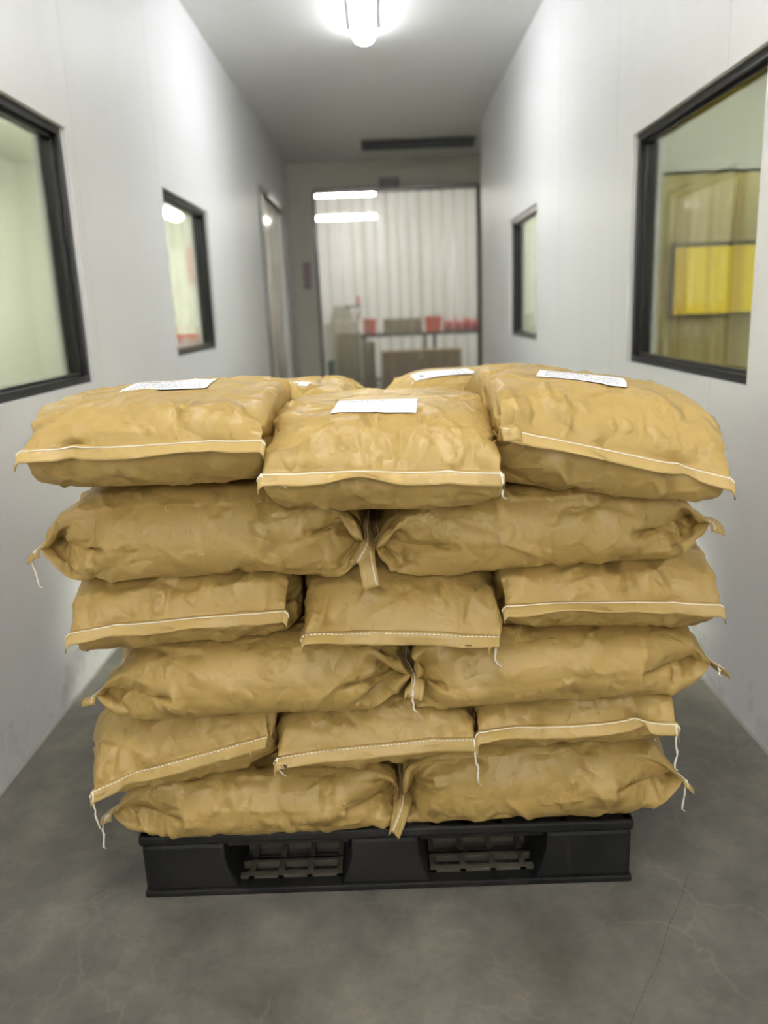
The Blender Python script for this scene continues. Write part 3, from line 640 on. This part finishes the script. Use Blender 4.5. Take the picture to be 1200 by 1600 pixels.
def build_sack(X, b, fine=True):
    K = 3 if fine else 2; U = up(X.astype(np.float64), K); nj, nr = U.shape[:2]; nt = K*NW+1           # nt: columns of the upper face
    W, T, L = b.get('W', .385), b.get('T', .172), b.get('L', .70)
    root = empty('paper_sack', (b['cx'], b['cy'], b['zb']), b['label'], 'sack', 'brown paper sacks stacked on the pallet')
    vv = np.interp(np.linspace(0, NY-1, nj), np.arange(NY), flat_v(L)); uu = np.interp(np.arange(nr+1)/K, np.arange(NR+1), ring_u(W, T))
    VV, UU = np.meshgrid(vv, uu[:-1], indexing='ij'); N = normals(U)
    FLIP = K*(2*NW+NT)-np.arange(K*NW+1)          # column of the lower face under each column of the upper one
    # ---- body
    r0, r1 = K*FL, nj-K*FL
    B = U.copy()
    if fine:
        edge = .15+.85*np.clip((L/2-np.abs(VV))/.05, 0, 1)
        B += N*(creases(uu[:-1], vv, L, W, T, b.get('creases', 300), .0095)*edge)[..., None]
    BF = B; B = B[r0:r1]; m = r1-r0
    ID = np.arange(m*nr).reshape(m, nr); ID = np.concatenate([ID, ID[:, :1]], 1); F = fq(ID)
    off = b['cx']*3+b['zb']*7
    uvg = np.stack(np.meshgrid(uu+off, vv[r0:r1]+off*.7), -1); uvg2 = uvg
    uvl = np.stack([uvg[:-1, :-1], uvg[:-1, 1:], uvg[1:, 1:], uvg[1:, :-1]], 2).reshape(-1, 2)
    body = grid_mesh('sack_body', B.reshape(-1, 3), F.tolist(), uvl, 'kraft_paper', root, per_loop=True)
    # ---- sewn ends
    for end in ('A', 'B'):
        rows = np.arange(0, K*FL+1) if end == 'A' else np.arange(nj-1, nj-K*FL-2, -1)
        G = U[rows, :nt].copy(); fl = end == 'B'
        # the stiff taped flap: folded down from the seam line by its own angle
        seam = G[K*FL]; back = U[K*FL+6 if not fl else nj-1-K*FL-6, :nt]; out = seam-(back+U[K*FL+6 if not fl else nj-1-K*FL-6, FLIP])/2; out[:, 2] = 0
        out = np.stack([np.convolve(np.pad(out[:, q], 6, 'edge'), np.ones(13)/13, 'valid') for q in range(3)], -1); out /= np.linalg.norm(out, axis=-1, keepdims=True)+1e-9
        rg = np.random.default_rng(int(abs(b['cx'])*1000+b['zt']*7000)+fl); xs = np.linspace(0, 1, nt)
        wav = sum(rg.normal(0, .20)*np.sin(xs*math.pi*k_+rg.uniform(0, 6)) for k_ in (1, 2, 3.3, 5))
        th0 = b.get('fold', {}).get(end, .95 if end == 'A' else .5)+wav
        pos = seam.copy(); n0 = K*FL
        for r_ in range(n0-1, -1, -1):
            an = (th0*np.minimum(1, (n0-r_)/(K*1.)))[:, None]; pos = pos+(FLW/n0)*(np.cos(an)*out+np.sin(an)*np.array((0, 0, -1.))); G[r_] = pos
        rs = np.s_[K*FL:K*FL+K*16] if not fl else np.s_[nj-1-K*FL-K*16:nj-K*FL]
        low_ = np.concatenate([BF[rs][:, FLIP], BF[rs][:, :nt]])
        bo = np.einsum('jck,ck->jc', low_-seam[None], out); bz = low_[..., 2]
        for r_ in range(n0-1, -1, -1):                              # keep it clear of the bulging paper below
            near = np.where(np.abs(bz-G[r_, :, 2][None]) < .015, bo, -1).max(0); need = np.maximum(near+.004, .0035)-np.einsum('ck,ck->c', G[r_]-seam, out)
            need = np.max([np.roll(np.pad(np.maximum(need, 0), 8, 'edge'), q_) for q_ in range(-4, 5)], 0)[4:-4]; need = np.convolve(need, np.ones(9)/9, 'valid'); G[r_] += out*need[:, None]
        # ears: the tape runs on past the paper, some as long drooping tabs
        for side in (0, -1):
            ln, goal = b.get('tabs', {}).get((end, -1 if side == 0 else 1), (.018, (0, -.1, -.35))); goal = np.array(goal, float)
            d0 = G[:, side]-G[:, (3 if side == 0 else -4)]; d0 /= (np.linalg.norm(d0, axis=-1, keepdims=True)+1e-9); steps = max(2, int(ln/.008)); cur = G[:, side]; add = []
            for q in range(steps):
                f_ = min(1., (q+1)/steps*1.4); dr = d0*(1-f_)+goal*f_; dr /= np.linalg.norm(dr, axis=-1, keepdims=True)+1e-9; cur = cur+dr*ln/steps; add.append(cur[:, None])
            G = np.concatenate(add[::-1]+[G] if side == 0 else [G]+add, 1)
        n_ = np.cross(np.gradient(G, axis=1), np.gradient(G, axis=0))*(-1 if fl else 1); n_ /= (np.linalg.norm(n_, axis=-1, keepdims=True)+1e-9)
        a_, c_ = G.shape[:2]; th = .0012
        T0, T1 = G+n_*th, G-n_*th
        I0 = np.arange(a_*c_).reshape(a_, c_); I1 = I0+a_*c_
        F = [fq(I0, fl), fq(I1, not fl)]
        rim0 = np.concatenate([I0[0], I0[1:, -1], I0[-1, -2::-1], I0[-2:0:-1, 0]]); rim1 = rim0+a_*c_
        q = np.stack([rim1, np.roll(rim1, -1), np.roll(rim0, -1), rim0], -1); F.append(q[:, ::-1] if fl else q)
        gu, gv = np.meshgrid(np.linspace(-W/2, W/2, c_), np.linspace(0, FLW, a_)); uvt = np.stack([gu.ravel(), gv.ravel()], -1)
        tape = grid_mesh('seam_tape', np.concatenate([T0.reshape(-1, 3), T1.reshape(-1, 3)]), np.concatenate(F).tolist(), np.concatenate([uvt, uvt]), 'kraft_tape', root)
        if end == 'A' and b.get('marks'): MARKP = [G[1, 3+int(b['marks'][0][1]*(c_-6))]+n_[1, 3]*.002]
        # stitching
        sr = b.get('stitch_row', 1.55)*K; k0 = int(sr); fr = sr-k0
        line = (G[k0]*(1-fr)+G[k0+1]*fr); nn = n_[k0]
        face = b.get('stitch_face', 1.); path = line+nn*(th+.0007)*face
        seg = np.linalg.norm(np.diff(path, axis=0), axis=1); s = np.concatenate([[0], np.cumsum(seg)])
        pt = lambda t_: np.array([np.interp(t_, s, path[:, q]) for q in range(3)])
        if fine:
            m_ = MB(); pitch, dash = .0085, (.0058 if b.get('dashed') else .0086); t_ = .004
            while t_+dash < s[-1]-.003:
                m_.tube([pt(t_), pt(t_+dash/2)+nn[0]*.0003, pt(t_+dash)], .0012, 4); t_ += pitch
            m_.build('stitching', 'cotton_thread', tape)
            for (en, side, ln, sway) in b.get('tails', ()):
                if en != end: continue
                p0 = path[2] if side < 0 else path[-3]; rnd = random.Random(int(ln*9999)); out = np.array(b.get('tail_out', (0, -.004, 0)))
                pts = [p0, p0+out*.5+(0, 0, .002)]; x_ = 0.; n2 = max(6, int(ln/.010))
                for q in range(1, n2+1):
                    x_ += rnd.gauss(0, .0016); f_ = q/n2
                    pts.append(p0+out+np.array((x_+sway*f_*f_, rnd.gauss(0, .0008), -ln*f_)))
                tl = MB().tube(pts, [.0021*(1+.25*math.sin(q*2.1)) for q in range(len(pts))], 6).build('thread_tail', 'cotton_thread', tape, smooth=True)
                e0 = pts[-1]; MB().tube([pts[-2], e0, e0+np.array((.006, -.001, -.004))], .0010, 4).build('thread_tail', 'cotton_thread', tape)
    # ---- printed label glued on top
    for (lu, lv, lw, lh, ang) in b.get('labels', ()):
        A_, B_ = 16, 12; a, c2 = np.meshgrid(np.linspace(-.5, .5, B_), np.linspace(-.5, .5, A_)); ca, sa = math.cos(ang), math.sin(ang)
        pu = lu+(a*lw*ca-c2*lh*sa); pv = lv+(a*lw*sa+c2*lh*ca)
        fi = np.clip((pu+W/2)/W*(nt-1), 0, nt-1.001); fj = np.interp(pv.ravel(), vv, np.arange(nj)).reshape(pv.shape)
        i_, j_ = fi.astype(int), np.minimum(fj.astype(int), nj-2); fx, fy = (fi-i_)[..., None], (fj-j_)[..., None]
        S = lambda M: M[j_, i_]*(1-fx)*(1-fy)+M[j_, i_+1]*fx*(1-fy)+M[j_+1, i_]*(1-fx)*fy+M[j_+1, i_+1]*fx*fy
        P = S(BF)*.6+S(U)*.4+S(N)*.0026
        uvl = np.stack([(a+.5).ravel(), (c2+.5).ravel()], -1)
        grid_mesh('paper_label', P.reshape(-1, 3), quads(A_, B_).tolist(), uvl, 'printed_label', root)
    # ---- pen marks on the tape
    for (en, fr_, word) in b.get('marks', ()):
        c = MARKP[0]
        m_ = MB()
        for stroke in word: m_.tube([c+np.array((x_*.001, -.002, z_*.001)) for x_, z_ in stroke], .0008, 4)
        m_.build('pen_mark', 'ink', root)
    return root

SCRIB = [[(-6, 4), (-4, -4), (-2, 3), (0, -4), (2, 4)], [(3, 3), (5, -4), (7, 3)], [(0, 5), (4, -6)]]
DASH = [[(-8, 0), (-5, 1), (-2, -1), (1, 1), (4, -1), (8, 0)]]
SIM_STEPS = 260
DN = (0, 0, .0001)
GAP = .004
def cross(cx, cy, zt, label, lo=None, hi=None, **k):
    w = []
    if lo is not None: w.append(((-1, 0), -(lo+GAP)))
    if hi is not None: w.append(((1, 0), hi-GAP))
    return dict(cx=cx, cy=cy, rot=k.pop('rot', 0.), zt=zt, label=label, walls=w+k.pop('walls', []), **k)
def along(cx, cy, zt, label, lo=None, hi=None, **k):
    return cross(cx, cy, zt, label, lo, hi, rot=HP+k.pop('turn', 0.), **k)
BACK = lambda y: [((0, 1), y)]
FRONT = lambda y: [((0, -1), -y)]
LAYERS = [
 # bottom, two lengthwise
 [along(-.315, 1.795, .305, 'lengthwise brown sack on the left of the bottom layer, lying on the pallet', None, .0, tabs={('A', -1): (.075, (-.5, -.35, -1))}, walls=BACK(2.0), fA=DN, fB=(0, 0, -.00003), tails=[('B', -1, .065, -.006)], tail_out=(-.012, -.012, -.012)),
  along(.305, 1.795, .352, 'lengthwise brown sack on the right of the bottom layer, lying on the pallet', .0, None, tabs={('B', -1): (.07, (-.25, -.35, -1))}, walls=BACK(1.97), zx=.02, fB=(0, 0, -.00003), fA=DN, tails=[('A', -1, .07, -.005)])],
 # second layer, three sewn ends to the front
 [cross(-.462, 1.87, .475, 'brown sack with slanting stitched seam at the left of the second layer from the bottom', None, -.262, W=.43, zx=.11, zf=.300, zfx=.08, fA=DN, dashed=True, tails=[('A', -1, .085, .004)]),
  cross(-.05, 1.87, .482, 'brown sack with pen scribble on its seam, middle of the second layer from the bottom', -.268, .162, W=.425, fA=DN, dashed=True, tails=[('A', -1, .035, .014), ('A', 1, .10, .002)], marks=[('A', .03, SCRIB)]),
  cross(.375, 1.87, .490, 'brown sack with long hanging thread at the right of the second layer from the bottom', .158, None, W=.42, zf=.345, fA=(0, 0, .0003), tails=[('A', 1, .10, -.004)])],
 # third, two lengthwise
 [along(-.30, 1.75, .640, 'lengthwise brown sack with crumpled inner end, left of the third layer from the bottom', None, .035, tabs={('A', -1): (.05, (-.3, -.4, -1))}, walls=BACK(1.96), fA=DN, fB=(0, 0, -.00003), tails=[('A', -1, .045, .004)]),
  along(.325, 1.75, .636, 'lengthwise brown sack with pointed outer end, right of the third layer from the bottom', .035, None, tabs={('A', -1): (.03, (.8, -.2, -.5))}, walls=BACK(1.97), fB=(0, 0, -.00003), fA=DN, tails=[('A', -1, .02, .004)])],
 # fourth, three to the front
 [cross(-.432, 1.84, .792, 'brown sack with straight white seam and tab, left of the fourth layer from the bottom', None, -.195, W=.44, fA=DN),
  cross(.02, 1.83, .790, 'crumpled brown sack sagging in the middle of the fourth layer from the bottom', -.195, .212, W=.41, fA=(0, 0, -.0003), dashed=True, tails=[('A', 1, .055, .006)], marks=[('A', .82, DASH)]),
  cross(.435, 1.84, .792, 'brown sack with thin white seam at the right of the fourth layer from the bottom', .210, None, W=.43, fA=DN)],
 # fifth, two lengthwise
 [along(-.37, 1.735, .972, 'lengthwise brown sack directly under the top left sack', None, -.05, tabs={('A', -1): (.05, (-.6, -.3, -1))}, walls=BACK(1.95), zx=-.05, fA=DN, fB=(0, 0, -.00003), tails=[('B', -1, .065, .006)], tail_out=(-.008, -.006, -.01)),
  along(.295, 1.735, .952, 'lengthwise brown sack with drooping seam tab, directly under the top right sack', -.05, None, tabs={('B', -1): (.085, (.18, -.25, -1))}, walls=BACK(1.95), zx=.0, fB=(0, 0, -.00003), fA=DN)],
 # top, three to the front, two behind
 [cross(-.435, 1.745, 1.156, 'plump brown sack with white label at the left of the top layer', None, -.215, dome=.018, zf=.985, W=.43, T=.185, fA=(0, 0, .0003), labels=[(-.02, -.04, .17, .20, .1)]),
  cross(-.012, 1.72, 1.118, 'brown sack sagging in the middle of the top layer, label curled across it', -.225, .205, dome=.018, W=.42, T=.185, fA=DN, labels=[(-.01, -.16, .155, .12, -.06)], tails=[('A', 1, .04, .0), ('A', -1, .02, .04)]),
  cross(.40, 1.745, 1.145, 'plump brown sack drooping outward at the right of the top layer', .195, None, dome=.02, zx=-.12, W=.46, T=.185, fA=DN, labels=[(-.03, -.10, .17, .16, -.2)])]
 +[along(-.37, 2.34, 1.105, 'brown sack lying behind the top left sack with barcode label', None, -.075, dome=.01, labels=[(-.1, -.1, .10, .12, 0)]),
   along(.29, 2.34, 1.120, 'brown sack lying behind the top middle sack with long printed label', -.075, None, dome=.01, labels=[(-.08, .13, .13, .16, .1)])],
]

for _L, _z in zip(LAYERS, (.150, .315, .470, .620, .770, .925)):
    for _b in _L: _b.setdefault('zf', _z)

fld = Field(); fld.box(PX0, PX1, PY0, PY1, PZ)
# hidden back row: one sack of each direction, copied
flat = Field()
REAR = [cross(0, 2.2, .152, '', -.19, .19, zf=0), along(0, 2.2, .152, '', zf=0, L=.64, walls=[((0, 1), 2.39), ((0, -1), -2.01)])]
RX = sim_layer(REAR, flat, SIM_STEPS, seed=5); RSRC = [None, None]
def rear(kind, x, y, z, label):
    b = dict(REAR[kind], label=label, zb=z, cx=x, cy=y); P = RX[kind]+np.array((x, y-2.2, z), F32)
    fld.stamp(up(P.astype(np.float64), 3))
    if RSRC[kind] is None: RSRC[kind] = build_sack(P, b, False); return
    src = RSRC[kind]; r = src.copy(); COL.objects.link(r); r.location = (x, y, z); r['label'] = label
    for ch in src.children:
        c = ch.copy(); COL.objects.link(c); c.parent = r; c.matrix_parent_inverse = ch.matrix_parent_inverse.copy()
WORDS = ('bottom', 'second', 'third', 'fourth', 'fifth', 'top')
for li, layer in enumerate(LAYERS):
    for b in layer: b['zb'] = 0
    XS = sim_layer(layer, fld, SIM_STEPS, seed=20+li)
    for q, b in enumerate(layer):
        b['zb'] = float(np.percentile(XS[q, ..., 2], 3))
        fld.stamp(up(XS[q].astype(np.float64), 3))
        build_sack(XS[q], b)
    if li < 5:
        zr = (.162, .319, .476, .633, .790)[li]
        if li % 2 == 0:
            for x, s in ((-.43, 'left'), (-.04, 'middle'), (.35, 'right')): rear(0, x, 2.345, zr, 'brown paper sack at the %s of the hidden back row, %s layer' % (s, WORDS[li]))
        else:
            for x, s in ((-.37, 'left'), (.29, 'right')): rear(1, x, 2.42, zr, 'brown paper sack at the %s of the hidden back row, %s layer' % (s, WORDS[li]))
    fld.soften(2)
